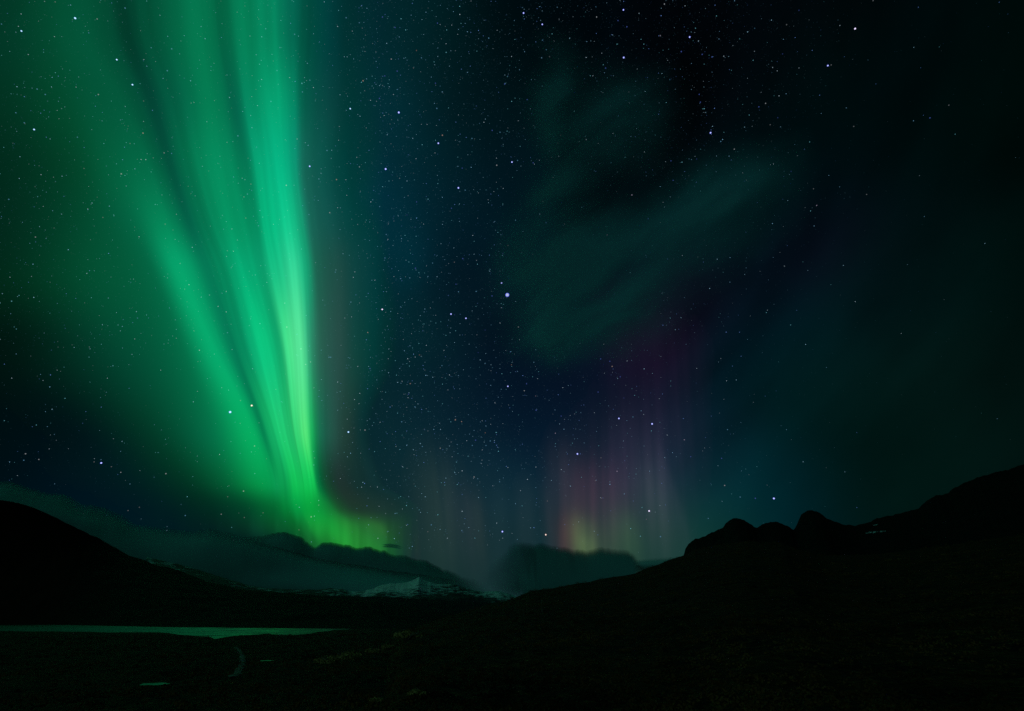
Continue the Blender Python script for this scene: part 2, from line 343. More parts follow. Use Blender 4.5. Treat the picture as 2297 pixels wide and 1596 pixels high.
BS = {  # zoom views: (scale, x0, y0): entries x, y, size 1..3, colour
 (0.3384, 717.6, 0): [(523,747,2.5,'b'),(436,1122,2.4,'b'),(918,1247,2.2,'b'),(2014,383,2.2,'b'),(1273,1076,1.9,'b'),(1350,88,1.9,'b'),(1474,163,1.8,'b'),(201,722,1.8,'c'),(47,999,1.6,'c'),
   (2012,67,1.8,'b'),(1894,453,1.6,'b'),(1225,558,1.6,'b'),(1142,866,1.5,'b'),(1119,254,1.6,'c'),(785,951,2,'b'),(812,898,1.6,'o'),(1008,919,1.4,'c'),(2035,179,1.5,'b'),(1834,114,1.5,'w'),
   (286,537,1.6,'o'),(110,1192,1.5,'o'),(395,654,1.6,'b'),(512,473,1.5,'b'),(430,505,1.3,'b'),(766,553,1.3,'b'),(775,720,1.6,'c'),(415,114,1.5,'b'),(174,119,1.5,'c'),(498,184,1.4,'b'),(473,393,1.4,'w'),
   (261,152,1.3,'c'),(1374,662,1.4,'b'),(1414,1081,1.4,'b'),(1310,1065,1.3,'c'),(1172,1097,1.6,'w'),(2068,1294,1.6,'p'),(2176,1451,1.3,'b'),(1903,1560,1.5,'p'),(1596,897,1.2,'w'),(1577,950,1.2,'w'),
   (1522,377,1.2,'w'),(1475,268,1.3,'c'),(1500,331,1.3,'c'),(779,155,1.4,'b'),(993,131,1.2,'c'),(963,1262,1.4,'c'),(872,1382,1.3,'b'),(641,1340,1.3,'b'),(396,1371,1.3,'c'),(350,1326,1.3,'c'),(577,1426,1.2,'b'),
   (486,1448,1.2,'c'),(440,1556,1.4,'c'),(65,1411,1.4,'w'),(1297,1461,1.4,'c'),(1478,1338,1.2,'w'),(1930,1079,1.2,'c'),(1819,1134,1.2,'c'),(2149,693,1.2,'c'),(673,385,1.3,'c'),(701,398,1.2,'c'),(620,452,1.1,'w'),
   (1194,878,1.3,'c'),(1058,820,1.2,'c'),(943,1116,1.3,'b'),(1976,138,1.3,'b'),(2256,238,1.3,'p'),(2283,28,1.3,'w'),(1829,46,1.2,'c'),(640,336,1.2,'o'),(401,699,1.2,'c'),(512,638,1.2,'c')],
 (0.3384, 717.6, 538.2): [(1204,287,1.9,'b'),(1141,373,1.7,'b'),(1036,343,1.6,'c'),(869,493,2,'b'),(968,521,1.9,'b'),(413,462,1.9,'p'),(633,189,1.7,'b'),(947,125,1.6,'b'),(102,215,1.3,'c'),(189,1275,2.2,'c'),
   (299,1262,1.6,'w'),(542,1207,1.6,'c'),(630,1108,1.5,'c'),(898,1194,1.7,'o'),(1246,972,1.8,'b'),(1370,955,1.5,'b'),(1355,1001,1.4,'w'),(1433,1130,1.7,'b'),(1707,1420,2.2,'b'),(1982,1185,2,'b'),(2202,1221,2.2,'b'),
   (1861,790,1.6,'b'),(1922,806,1.5,'b'),(1937,840,1.5,'o'),(1032,1329,1.6,'b'),(1129,1334,1.6,'c'),(1010,1364,1.4,'c'),(1101,1364,1.4,'c'),(1599,1169,1.4,'b'),(1844,1010,1.4,'b'),(332,854,1.6,'b'),(336,867,1.2,'c'),
   (205,845,1.1,'c'),(176,832,1.2,'c'),(192,832,1.2,'c'),(174,850,1.2,'c'),(183,851,1.2,'c'),(72,779,1.4,'c'),(317,615,1.4,'o'),(431,595,1.2,'c'),(535,445,1.3,'c'),(902,295,1.3,'b'),(893,498,1.2,'b'),(1316,579,1.3,'w'),
   (1049,748,1.2,'b'),(1095,599,1.2,'b'),(1135,565,1.2,'c'),(599,954,1.3,'o'),(660,764,1.2,'o'),(587,1024,1.3,'b'),(1095,820,1.3,'c'),(1144,848,1.2,'c'),(809,835,1.3,'c'),(1270,829,1.2,'o'),(1430,1036,1.2,'p'),
   (798,1382,1.3,'w'),(679,1371,1.3,'c'),(1022,1572,1.3,'w'),(1561,1283,1.3,'p'),(1664,1361,1.2,'c'),(1635,1409,1.2,'c'),(1863,1446,1.2,'w'),(1969,1535,1.3,'p'),(2075,1175,1.3,'c'),(939,1206,1.3,'o'),(1096,1280,1.2,'o'),
   (372,771,1.2,'c'),(257,108,1.2,'c'),(687,57,1.2,'c'),(1247,38,1.2,'w'),(408,303,1.2,'c'),(1991,909,1.3,'b'),(2015,1049,1.2,'b'),(33,434,1.2,'c'),(1369,404,1.2,'c'),(747,155,1.3,'c'),(891,149,1.2,'w'),(84,408,1.1,'c')],
 (0.3384, 0, 0): [(498,122,2.4,'c'),(142,207,1.8,'c'),(829,55,1.7,'c'),(774,397,1.8,'c'),(878,563,1.9,'c'),(1109,470,1.7,'c'),(1138,325,1.6,'c'),(226,860,1.9,'c'),(948,884,1.6,'o'),(1577,902,1.7,'c'),
   (804,1154,1.7,'w'),(246,592,1.6,'c'),(300,628,1.5,'c'),(652,628,1.5,'w'),(105,749,1.5,'c'),(161,815,1.4,'c'),(58,1323,1.5,'c'),(1898,1230,1.6,'w'),(2053,1104,2,'b'),(1640,1288,1.4,'c'),(2167,999,1.5,'c'),
   (513,911,1.3,'c'),(644,127,1.3,'w'),(1088,1015,1.3,'w'),(1796,674,1.5,'c'),(1836,469,1.3,'c'),(1856,317,1.3,'c'),(1761,192,1.4,'c'),(1953,229,1.4,'c'),(2054,533,1.4,'c'),(2005,611,1.4,'c'),(1775,36,1.2,'c'),
   (1002,318,1.3,'c'),(394,649,1.2,'c'),(366,14,1.2,'w'),(1095,1487,1.2,'w'),(705,1102,1.2,'c'),(1243,779,1.2,'c'),(1141,915,1.2,'c'),(1529,616,1.2,'c'),(1594,297,1.2,'c'),(862,953,1.1,'w'),(235,1573,1.3,'w'),
   (682,1443,1.2,'w'),(2048,1424,1.3,'c'),(1629,1447,1.2,'w'),(1463,1111,1.2,'c'),(1663,1222,1.2,'w'),(10,161,1.3,'c'),(557,1118,1.1,'w'),(952,671,1.1,'w'),(1298,562,1.1,'c')],
 (0.3748, 1435, 0): [(1289,173,2,'p'),(1126,394,1.9,'b'),(1146,390,1.2,'w'),(424,796,2.1,'b'),(299,223,1.9,'b'),(249,310,1.6,'b'),(433,342,1.6,'b'),(713,641,1.4,'b'),(753,620,1.3,'w'),(1737,707,1.4,'b'),(1850,631,1.1,'w'),
   (628,1086,1.4,'b'),(1059,1231,1.3,'p'),(485,848,1.4,'c'),(566,894,1.3,'w'),(356,566,1.3,'b'),(363,613,1.3,'b'),(1281,758,1.2,'w'),(826,706,1.2,'b'),(906,1027,1.2,'b'),(1040,1131,1.1,'w'),(953,63,1.2,'b'),(879,149,1.2,'w'),
   (374,327,1.3,'b'),(200,1081,1.3,'b'),(187,964,1.3,'b'),(341,953,1.2,'b'),(51,1311,1.3,'b'),(148,26,1.3,'w'),(124,215,1.2,'w'),(1358,1165,1.1,'w'),(1397,5,1.2,'w'),(781,748,1.1,'w'),(855,324,1.1,'b'),(180,478,1.2,'c'),(688,171,1.1,'c')],
 (0.3748, 478, 717.6): [(231,514,2.2,'o'),(102,553,3.1,'b'),(182,1026,1.7,'w'),(587,1180,1.7,'w'),(248,756,1.4,'w'),(441,44,1.6,'w'),(526,175,1.6,'w'),(86,78,1.3,'c'),(49,1164,1.3,'w'),(187,1184,1.2,'w'),(299,1156,1.1,'w'),
   (1306,1228,1.6,'c'),(1285,1269,1.2,'w'),(514,1258,1.1,'w'),(583,253,1.3,'w'),(554,268,1.3,'w'),(702,225,1.3,'c'),(164,484,1.2,'w'),(142,397,1.2,'c')],
 (0.3645, 717.6, 1016.6): [(1123,484,2.2,'b'),(1390,503,1.8,'o'),(2026,357,2,'p'),(2096,515,1.7,'c'),(2009,408,1.2,'p'),(1829,113,1.4,'p'),(1733,278,1.2,'w'),(949,148,1.3,'w'),(1106,177,1.3,'c'),(1400,296,1.2,'w'),(1372,171,1.2,'c'),
   (1695,171,1.1,'w'),(2145,419,1.1,'c'),(1122,284,1.2,'c')],
 (0.4002, 1435, 957): [(752,404,2.4,'b'),(648,403,1.7,'b'),(563,396,1.5,'c'),(476,331,1.5,'w'),(459,179,1.4,'b'),(384,516,1.3,'c'),(250,75,1.4,'p'),(492,18,1.3,'c'),(286,170,1.3,'b')],
 (0.3627, 0, 1016.6): [(626,62,2.2,'b'),(1026,128,1.6,'w'),(158,5,1.5,'w'),(147,45,1.4,'c'),(240,40,1.3,'w'),(582,55,1.2,'w'),(747,120,1.3,'w'),(953,150,1.2,'c'),(689,85,1.2,'w'),(1146,387,1.5,'c'),(792,356,1.2,'w'),
   (862,336,1.1,'w'),(1408,271,1.1,'w'),(1120,318,1.1,'c'),(1369,378,1.1,'w')],
}
for (sc, x0, y0), L_ in BS.items():
    for x, y, s, k in L_:
        if nstars >= 298: break
        lv = 2 if s >= 1.75 else (1 if s >= 1.25 else 0)
        star(x*sc+x0, y*sc+y0, 1.0+0.80*max(0, s-1.05) + (0.15 if lv == 0 else 0), k, lv,
             {(102, 553): "bright bluish white star inside the lower left of the green aurora",
              (523, 747): "bright blue white star high right of the green aurora"}.get((x, y)))

def star_density(x, y):
    """how thick the faint star field lies (milky way left of centre, veiled by cloud on the right)"""
    d = 0.26
    xm = 860 + 0.10*(y-300)                               # the galaxy's band
    d += 0.62*math.exp(-((x-xm)/80)**2)
    d += 0.50*math.exp(-((x-1080)/280)**2)*(1 if y < 1150 else .5)
    if x < 690: d = 0.40 if y < 800 else 0.18
    if x > 1500: d *= max(0.05, 1-(x-1500)/500.0) * (1.0 if y < 420 or x+y*1.2 < 2500 else 0.6)
    if x > 1430 and y < 420: d += 0.28*max(0, 1-(x-1430)/450)
    if 1130 < x < 1480 and 400 < y < 760: d *= 0.25
    if 1170 < x < 1300 and 110 < y < 420: d *= 0.5
    if y > 1100: d *= 0.5
    return d
def faint_stars(n, name, group_cols, seed):
    r_ = random.Random(seed); V, Fc, C = [], [], []
    octv = np.array([(1,0,0),(-1,0,0),(0,1,0),(0,-1,0),(0,0,1),(0,0,-1)], float)
    octf = [(0,2,4),(2,1,4),(1,3,4),(3,0,4),(2,0,5),(1,2,5),(3,1,5),(0,3,5)]
    k = 0
    while k < n:
        x = r_.uniform(-60, 2350); y = r_.uniform(-60, 1240)
        if r_.random() > star_density(x, y)/1.25: continue
        if mnoise.noise(Vector((x/45, y/45, 3.1))) < r_.uniform(-0.9, 0.35)-0.15: continue
        d = pdir(x, y); cosf = float(d@np.array([0, CP, SP]))
        mag = r_.random()**9
        r = (0.50+0.5*mag)/F*57500*cosf
        c = np.array(r_.choice(group_cols)); b = (0.017+0.22*mag)*r_.uniform(.5, 1.5)
        base = len(V)
        V.extend((octv*r + d*57500).tolist()); Fc.extend([(a+base, b_+base, c_+base) for a, b_, c_ in octf])
        C.extend([c*b]*6); k += 1
    o = mesh_obj(name, np.array(V), np.array(Fc), glow_mat("faint_starlight"), cols=np.array(C), smooth=False)
    return o
o = faint_stars(24000, "faint_stars", [(0.30, 0.65, 1.0), (0.4, 0.75, 1.0), (0.65, 0.85, 1.0), (0.20, 0.38, 1.0), (0.25, 0.8, 0.95)], 5)
tag(o, "countless faint stars thickest along the milky way beside the aurora", "stars", kind="stuff")

# ------------------------------------------------------------------ cloud
def cloud_mat(name, edge_lo=0.0, edge_hi=0.5, dens=1.0, use_attr=False, albedo=(0.22, 0.60, 0.60)):
    m, t, N, L, out = new_mat(name)
    df = N("ShaderNodeBsdfDiffuse"); df.inputs[0].default_value = (*albedo, 1)
    tl = N("ShaderNodeBsdfTranslucent"); tl.inputs[0].default_value = (*albedo, 1)
    mx = N("ShaderNodeMixShader"); mx.inputs[0].default_value = 0.04
    L(df.outputs[0], mx.inputs[1]); L(tl.outputs[0], mx.inputs[2])
    tr = N("ShaderNodeBsdfTransparent"); mm = N("ShaderNodeMixShader")
    L(tr.outputs[0], mm.inputs[1]); L(mx.outputs[0], mm.inputs[2]); L(mm.outputs[0], out.inputs[0])
    if use_attr:
        a = N("ShaderNodeAttribute"); a.attribute_name = "Col"
        L(a.outputs["Fac"], mm.inputs[0])
    else:
        lw = N("ShaderNodeLayerWeight"); lw.inputs[0].default_value = 0.5
        inv = N("ShaderNodeMath"); inv.operation = 'SUBTRACT'; inv.inputs[0].default_value = 1.0
        L(lw.outputs["Facing"], inv.inputs[1])
        mr = N("ShaderNodeMapRange"); mr.interpolation_type = 'SMOOTHERSTEP'
        mr.inputs[1].default_value = edge_lo; mr.inputs[2].default_value = edge_hi; mr.inputs[4].default_value = dens
        L(inv.outputs[0], mr.inputs[0])
        a = N("ShaderNodeAttribute"); a.attribute_name = "Col"
        mu = N("ShaderNodeMath"); mu.operation = 'MULTIPLY'
        L(mr.outputs[0], mu.inputs[0]); L(a.outputs["Fac"], mu.inputs[1]); L(mu.outputs[0], mm.inputs[0])
    return m

def veil(name, label, x0, x1, y0, y1, blobs, R, gain=0.85, layers=3, nmul=1.0, nx=230, ny=260, cat="cloud"):
    X, Y = np.meshgrid(np.linspace(x0, x1, nx), np.linspace(y0, y1, ny), indexing='ij')
    D = np.zeros_like(X); X0_, Y0_ = X, Y
    q_ = np.stack([X.ravel()/120, Y.ravel()/120, 0*X.ravel()+1.5], -1); f_ = np.stack([X.ravel()/38, Y.ravel()/38, 0*X.ravel()+4.5], -1)
    X = X0_ + (24*vn(q_, 1, 2) + 9*vn(f_, 1, 3)).reshape(X.shape); Y = Y0_ + (20*vn(q_+9.1, 1, 2) + 7*vn(f_+9.1, 1, 3)).reshape(X.shape)   # ragged outline
    for bx, by, sx, sy, rot, a in blobs:
        c, s = math.cos(math.radians(rot)), math.sin(math.radians(rot))
        u = (X-bx)*c + (Y-by)*s; v = -(X-bx)*s + (Y-by)*c
        D += a*np.exp(-(np.abs(u/sx)**1.8 + np.abs(v/sy)**1.8)/1.6)
    X, Y = X0_, Y0_
    d = pdir(X, Y).reshape(-1, 3)
    Xw = X + 22*vn(np.stack([X.ravel()/90, Y.ravel()/90, 0*X.ravel()+7], -1), 1, 2).reshape(X.shape)
    n1 = vn(np.stack([(Xw*.82-Y*.57).ravel()/190, (Xw*.57+Y*.82).ravel()/42, 0*Y.ravel()], -1), 1, 5).reshape(X.shape)
    D = 1.42*(1-np.exp(-1.15*D))*(1+0.40*nmul*n1) - 0.035
    ex = np.clip(np.minimum(np.minimum((X-x0), (x1-X)), np.minimum(Y-y0, y1-Y))/60, 0, 1)
    D = np.clip(D, 0, 1)*ex
    lum = D; mk = np.maximum.reduce([lum[:-1, :-1], lum[1:, :-1], lum[:-1, 1:], lum[1:, 1:]]) > 0.012
    V, Fc, A = [], [], []; base = 0
    bulge = vn(d, 5, 1)
    for k in range(layers):          # a cloud with depth: its density is spread through several leaves
        a = 1-(1-np.clip(D*gain, 0, 0.97))**(1/layers)
        pos = d*(R*(1+0.02*k) + 120*bulge*(1+k*0.3))[:, None]
        v, f, c = compact(pos, grid_faces(nx, ny, mk), a.ravel()[:, None].repeat(3, 1))
        V.append(v); Fc.append(f+base); A.append(c); base += len(v)
    o = mesh_obj(name, np.vstack(V), np.vstack(Fc), cloud_mat(name+"_vapour", use_attr=True, albedo=(0.26, 0.76, 0.90)), cols=np.vstack(A))
    tag(o, label, cat, "thin clouds in the sky"); return o
veil("thin_cloud", "thin teal cloud with ragged lobes right of the sky's centre", 1060, 1860, 40, 860, [
    (1240, 205, 32, 92, -3, .72), (1228, 300, 30, 60, 5, .42), (1300, 220, 90, 90, 0, .13), (1400, 230, 70, 60, 0, .20),
    (1375, 285, 40, 86, 42, .50), (1290, 370, 40, 74, 42, .62), (1225, 425, 46, 34, 0, .26), (1420, 330, 60, 70, 40, .18),
    (1290, 560, 120, 62, -8, .42), (1160, 572, 44, 44, 0, .30), (1262, 645, 72, 96, 8, .85), (1232, 735, 30, 54, -10, .50), (1238, 780, 12, 22, -14, .28),
    (1350, 660, 100, 80, -10, .38), (1320, 745, 95, 30, -6, .30), (1408, 708, 56, 40, -20, .34),
    (1440, 530, 120, 46, -26, .36), (1587, 456, 100, 56, -24, .56), (1690, 410, 90, 44, -28, .26), (1560, 590, 130, 46, -18, .20), (1560, 520, 90, 60, -24, .25), (1480, 640, 80, 40, -26, .2),
], 24000, gain=.95)

def bank(name, label, top, bottom, D, depth, mat, nx=200, nt=36, lump=0.05, fade=(0.05, 0.05), group="clouds low over the mountains", lower_soft=False, wide=.16):
    """a long rounded body of cloud whose upper outline follows `top`"""
    xs = np.array([p[0] for p in top], float); X = np.linspace(xs[0], xs[-1], nx)
    T = np.interp(X, xs, [p[1] for p in top]); k = np.array([.25, .5, .25]); T[1:-1] = np.convolve(T, k, 'valid')
    wn = max(3, int(nx*wide))|1; Ts = np.convolve(np.pad(T, wn//2, 'edge'), np.hanning(wn+2)[1:-1]/np.hanning(wn+2).sum(), 'valid')
    B = np.interp(X, [p[0] for p in bottom], [p[1] for p in bottom])
    th = np.linspace(0, 2*math.pi, nt)
    rim = (vn(np.stack([X/26, X*0, X*0+len(label)], -1), 1, 4)*2.2 + vn(np.stack([X/7, X*0, X*0+2], -1), 1, 2)*1.1) if len(top) > 8 else vn(np.stack([X/12, X*0, X*0], -1), 1, 3)*.8
    V = np.empty((nx, nt, 3)); A = np.empty((nx, nt))
    for i in range(nx):
        pr = at_dist(X[i], T[i]+rim[i], D); pt = at_dist(X[i], Ts[i], D); pb = at_dist(X[i], B[i], D)
        zc = (pt[2]+pb[2])/2; hh = (pt[2]-pb[2])/2
        rad = np.array([pt[0], pt[1], 0])/D
        for j, t in enumerate(th):
            p = np.array([pt[0], pt[1], zc]) + np.array([0, 0, 1])*hh*math.cos(t) - rad*depth*math.sin(t)
            p[2] += (pr[2]-pt[2])*max(0, math.cos(t))**5
            V[i, j] = p
        q = i/(nx-1)
        e = min(1, q/max(fade[0], 1e-3))*min(1, (1-q)/max(fade[1], 1e-3))
        A[i, :] = e*e*(3-2*e)
        if lower_soft:
            A[i, :] *= np.clip((np.cos(th)+1.0)/1.1, 0, 1)**1.2
    P_ = V.reshape(-1, 3)
    n = vn(P_*np.array([.35, .35, 2.4]), 1/1500.0, 4)
    side = np.abs(np.sin(np.tile(th, nx)))
    rr = P_.copy(); rr[:, 2] = 0; rr /= np.linalg.norm(rr, axis=1, keepdims=True)
    P_ = P_ - rr*(n*depth*lump*side*2)[:, None]
    dens = np.clip(1+0.10*vn(P_*np.array([.4, .4, 2]), 1/1800.0, 4), 0, 1.1)
    o = mesh_obj(name, P_, grid_faces(nx, nt), mat, cols=(A.ravel()*dens)[:, None].repeat(3, 1))
    tag(o, label, "cloud", group); return o
z1 = lambda L_: [(x*.3627, y*.3627+1016.6) for x, y in L_]
z2 = lambda L_: [(x*.3645+717.6, y*.3645+1016.6) for x, y in L_]
z3 = lambda L_: [(x*.4002+1435, y*.4002+957) for x, y in L_]
bank_top = [(-250, 1078)] + z1([(0,180),(60,185),(110,200),(180,222),(240,240),(320,258),(420,265),(450,285),(520,318),(600,335),(690,360),(740,380),(800,415),(840,445),(940,455),(1060,475),(1200,485),(1320,468),(1380,470),(1480,495),(1560,505),(1650,500),(1720,490),(1790,492),(1850,510),(1890,535),(1930,560),(1950,570),(1980,552),(2050,565)]) + \
   z2([(60,555),(130,570),(210,580),(260,578),(310,580),(345,598),(400,600),(440,612),(500,630),(600,640),(680,665),(740,700),(820,730),(900,762),(1000,790),(1200,830)])
dark_top = [(x*.5, y*.5+957) for x, y in [(1020,520),(1100,500),(1180,492),(1220,482),(1280,475),(1340,490),(1380,515),(1415,542),(1440,520),(1470,519),(1520,528),(1560,534),(1600,545),(1650,539),(1700,560),(1730,559),(1760,572),(1850,588),(1920,606),(1990,640),(2080,672),(2200,700)]]
front_top = [p for p in bank_top if p[0] < 500] + [(540, 1203), (600, 1222), (680, 1246), (760, 1262), (850, 1276), (960, 1292), (1080, 1310), (1160, 1322)]
bank("dark_cloud", "dark billowy cloud bank cutting off the foot of the green aurora", dark_top, [(500, 1400), (1100, 1400)], 19500, 2200, cloud_mat("dark_cloud_vapour", 0.0, 0.36, .985, albedo=(.17, .43, .43)), nx=320, fade=(.18, .22))  # weaker light on this thick rear bank is put into its lower albedo
bank("cloud_bank", "long low cloud bank lying over the valley from the left mountain to the snowy peak", front_top,
     [(-250, 1420), (0, 1420), (700, 1420), (1160, 1390)], 17500, 2400, cloud_mat("bank_vapour", 0.0, 0.50, .93), nx=420, fade=(.01, .16))
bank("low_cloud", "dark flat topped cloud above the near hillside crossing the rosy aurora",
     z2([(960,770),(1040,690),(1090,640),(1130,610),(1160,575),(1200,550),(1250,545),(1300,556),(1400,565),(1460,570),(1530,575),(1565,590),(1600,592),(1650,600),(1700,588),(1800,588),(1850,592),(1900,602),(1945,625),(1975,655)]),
     z2([(960,800),(1080,880),(1150,900),(1230,900),(1330,1100),(1700,1100),(1900,1000),(1975,900)]), 16500, 1700, cloud_mat("low_cloud_vapour", 0.0, 0.6, .93, albedo=(.13, .35, .37)), nx=220, fade=(.42, .07), wide=.06)  # darkened through the albedo too, shade put into the vapour colour
bank("low_cloud", "pale streak of cloud resting on the near hill's skyline left of the rock knobs",
     z2([(1850,672),(1930,660),(2010,650),(2100,642),(2200,636),(2300,640)]),
     z2([(1850,720),(2000,760),(2300,760)]), 16000, 900, cloud_mat("streak_vapour", 0.0, 0.7, .8), nx=90, fade=(.3, .1))
bank("low_cloud", "small lens shaped dark cloud floating against the foot of the green aurora",
     z2([(375,568),(400,560),(430,556),(470,562),(500,575),(518,588)]),
     z2([(375,572),(400,582),(440,586),(480,590),(518,594)]), 17000, 300, cloud_mat("lens_vapour", 0.05, 0.95, .75), nx=50, fade=(.2, .25))

# ------------------------------------------------------------------ terrain
def earth_mat(name, a, b, c, scale, rough=0.95, bump=0.5, bscale=None):
    m, t, N, L, out = new_mat(name)
    p = N("ShaderNodeBsdfPrincipled"); p.inputs["Roughness"].default_value = rough
    p.inputs["Specular IOR Level"].default_value = 0.1
    g = N("ShaderNodeNewGeometry")
    n1 = N("ShaderNodeTexNoise"); n1.inputs["Scale"].default_value = scale; n1.inputs["Detail"].default_value = 8; n1.inputs["Roughness"].default_value = .65
    n2 = N("ShaderNodeTexNoise"); n2.inputs["Scale"].default_value = scale*7; n2.inputs["Detail"].default_value = 6; n2.inputs["Roughness"].default_value = .7
    L(g.outputs["Position"], n1.inputs["Vector"]); L(g.outputs["Position"], n2.inputs["Vector"])
    r1 = N("ShaderNodeValToRGB"); e = r1.color_ramp.elements
    e[0].position = .38; e[0].color = (*a, 1); e[1].position = .62; e[1].color = (*b, 1)
    L(n1.outputs[0], r1.inputs[0])
    r2 = N("ShaderNodeValToRGB"); e = r2.color_ramp.elements
    e[0].position = .5; e[0].color = (0, 0, 0, 1); e[1].position = .68; e[1].color = (1, 1, 1, 1)
    L(n2.outputs[0], r2.inputs[0])
    mx = N("ShaderNodeMixRGB"); mx.inputs[2].default_value = (*c, 1)
    L(r2.outputs[0], mx.inputs[0]); L(r1.outputs[0], mx.inputs[1]); L(mx.outputs[0], p.inputs["Base Color"])
    bp = N("ShaderNodeBump"); bp.inputs["Strength"].default_value = bump; bp.inputs["Distance"].default_value = 1.0/(scale*8)
    L(n2.outputs[0], bp.inputs["Height"]); L(bp.outputs[0], p.inputs["Normal"])
    L(p.outputs[0], out.inputs[0])
    return m
def snow_mat():
    m, t, N, L, out = new_mat("snow_streaked_rock")
    p = N("ShaderNodeBsdfPrincipled"); p.inputs["Roughness"].default_value = 0.9
    a = N("ShaderNodeAttribute"); a.attribute_name = "Col"
    g = N("ShaderNodeNewGeometry")
    n = N("ShaderNodeTexNoise"); n.inputs["Scale"].default_value = 1/95.0; n.inputs["Detail"].default_value = 6; n.inputs["Roughness"].default_value = .65
    mp = N("ShaderNodeMapping"); mp.inputs["Scale"].default_value = (0.55, 0.25, 2.4); mp.inputs["Rotation"].default_value = (0, math.radians(14), 0)
    L(g.outputs["Position"], mp.inputs[0]); L(mp.outputs[0], n.inputs["Vector"])
    ad = N("ShaderNodeMath"); ad.operation = 'ADD'; L(n.outputs[0], ad.inputs[0]); L(a.outputs["Fac"], ad.inputs[1])
    r = N("ShaderNodeValToRGB"); e = r.color_ramp.elements
    e[0].position = .93/2; e[0].color = (.018, .024, .030, 1); e[1].position = 1.10/2; e[1].color = (.80, .84, .88, 1)
    hf = N("ShaderNodeMath"); hf.operation = 'MULTIPLY'; hf.inputs[1].default_value = .5; L(ad.outputs[0], hf.inputs[0])
    L(hf.outputs[0], r.inputs[0]); L(r.outputs[0], p.inputs["Base Color"]); L(p.outputs[0], out.inputs[0])
    return m

def hill(name, ridge, D, Db, mat, zb=0.0, nx=400, nt=60, p=1.5, rough=0.0, rfreq=1.0, ridge_n=0.7, snow=None, kind="structure", label=None):
    """land rising from distance Db (height zb) to a skyline `ridge` at distance D, and falling away behind"""
    xs = [q[0] for q in ridge]; X = np.linspace(xs[0], xs[-1], nx)
    Yr = np.interp(X, xs, [q[1] for q in ridge])
    Yr = Yr + ridge_n*vn(np.stack([X/7, X*0, X*0+D/100], -1), 1, 4)
    Dx = np.interp(X, *zip(*D)) if isinstance(D, list) else np.full(nx, float(D))
    Dbx = np.interp(X, *zip(*Db)) if isinstance(Db, list) else np.full(nx, float(Db))
    T = np.linspace(0, 1, nt)
    V = np.empty((nx, nt+10, 3)); A = np.zeros((nx, nt+10))
    for i in range(nx):
        r = at_dist(X[i], Yr[i], Dx[i]); u = np.array([r[0], r[1]])/Dx[i]
        for j, t in enumerate(T):
            d = Dbx[i]+(Dx[i]-Dbx[i])*t; z = zb+(r[2]-zb)*t**p
            V[i, j] = (u[0]*d, u[1]*d, z)
        for j in range(10):
            t = (j+1)/10; d = Dx[i]*(1+0.5*t); z = r[2]-(r[2]-zb+30)*t**1.3
            V[i, nt+j] = (u[0]*d, u[1]*d, z)
    P_ = V.reshape(-1, 3)
    if rough:
        tt = np.tile(np.concatenate([T, np.ones(10)]), nx)
        amp = np.sin(np.pi*np.clip(tt, 0, 1))**0.7
        n = vn(P_*np.array([1, 1, .3]), rfreq, 5)
        P_[:, 2] += rough*amp*(n-0.35)
    c = None
    if snow is not None:
        tt = np.tile(np.concatenate([T, np.ones(10)]), nx)
        c = snow(np.repeat(X, nt+10), tt)[:, None].repeat(3, 1)
    o = mesh_obj(name, P_, grid_faces(nx, nt+10), mat, cols=c)
    if kind: o["kind"] = kind
    return o

far_earth = earth_mat("far_heath", (.012, .009, .005), (.022, .015, .008), (.036, .022, .010), 1/90.0)
rock = earth_mat("dark_rock", (.008, .009, .007), (.014, .014, .010), (.022, .021, .015), 1/60.0)
heath = earth_mat("heath_slope", (.014, .006, .003), (.085, .032, .008), (.24, .10, .026), 1/14.0)
# far snowy mountain
snow_ridge = [(330, 1250), (400, 1266), (440, 1277), (480, 1290), (520, 1302), (560, 1314), (600, 1320), (660, 1323)] + \
   z2([(0,840),(60,832),(130,838),(200,852),(270,848),(330,835),(380,812),(430,803),(500,800),(540,795),(575,780),(600,768),(612,762),(630,775),(660,790),(700,800),(760,808),(820,808),(860,818),(900,835),(960,848),(1010,855),(1050,850),(1100,850),(1140,860),(1170,868),(1210,884),(1300,930)])
def snowf(X, t):
    s = 0.30*np.clip((t-0.62)/0.3, -1, 1)
    s = s + 0.13*np.exp(-((X-900)/75)**2) + 0.03*np.exp(-((X-940)/20)**2) + 0.10*np.exp(-((X-1120)/28)**2) - 0.10*np.exp(-((X-1040)/40)**2) - 0.16*np.exp(-((X-690)/90)**2) - 0.20*np.exp(-((X-470)/110)**2)
    return np.clip(s+0.24, 0, 1)
hill("snowy_mountain", snow_ridge, 13500, 6000, snow_mat(), zb=0, nx=520, nt=90, p=1.6, rough=130, rfreq=1/700.0, ridge_n=.6, snow=snowf)
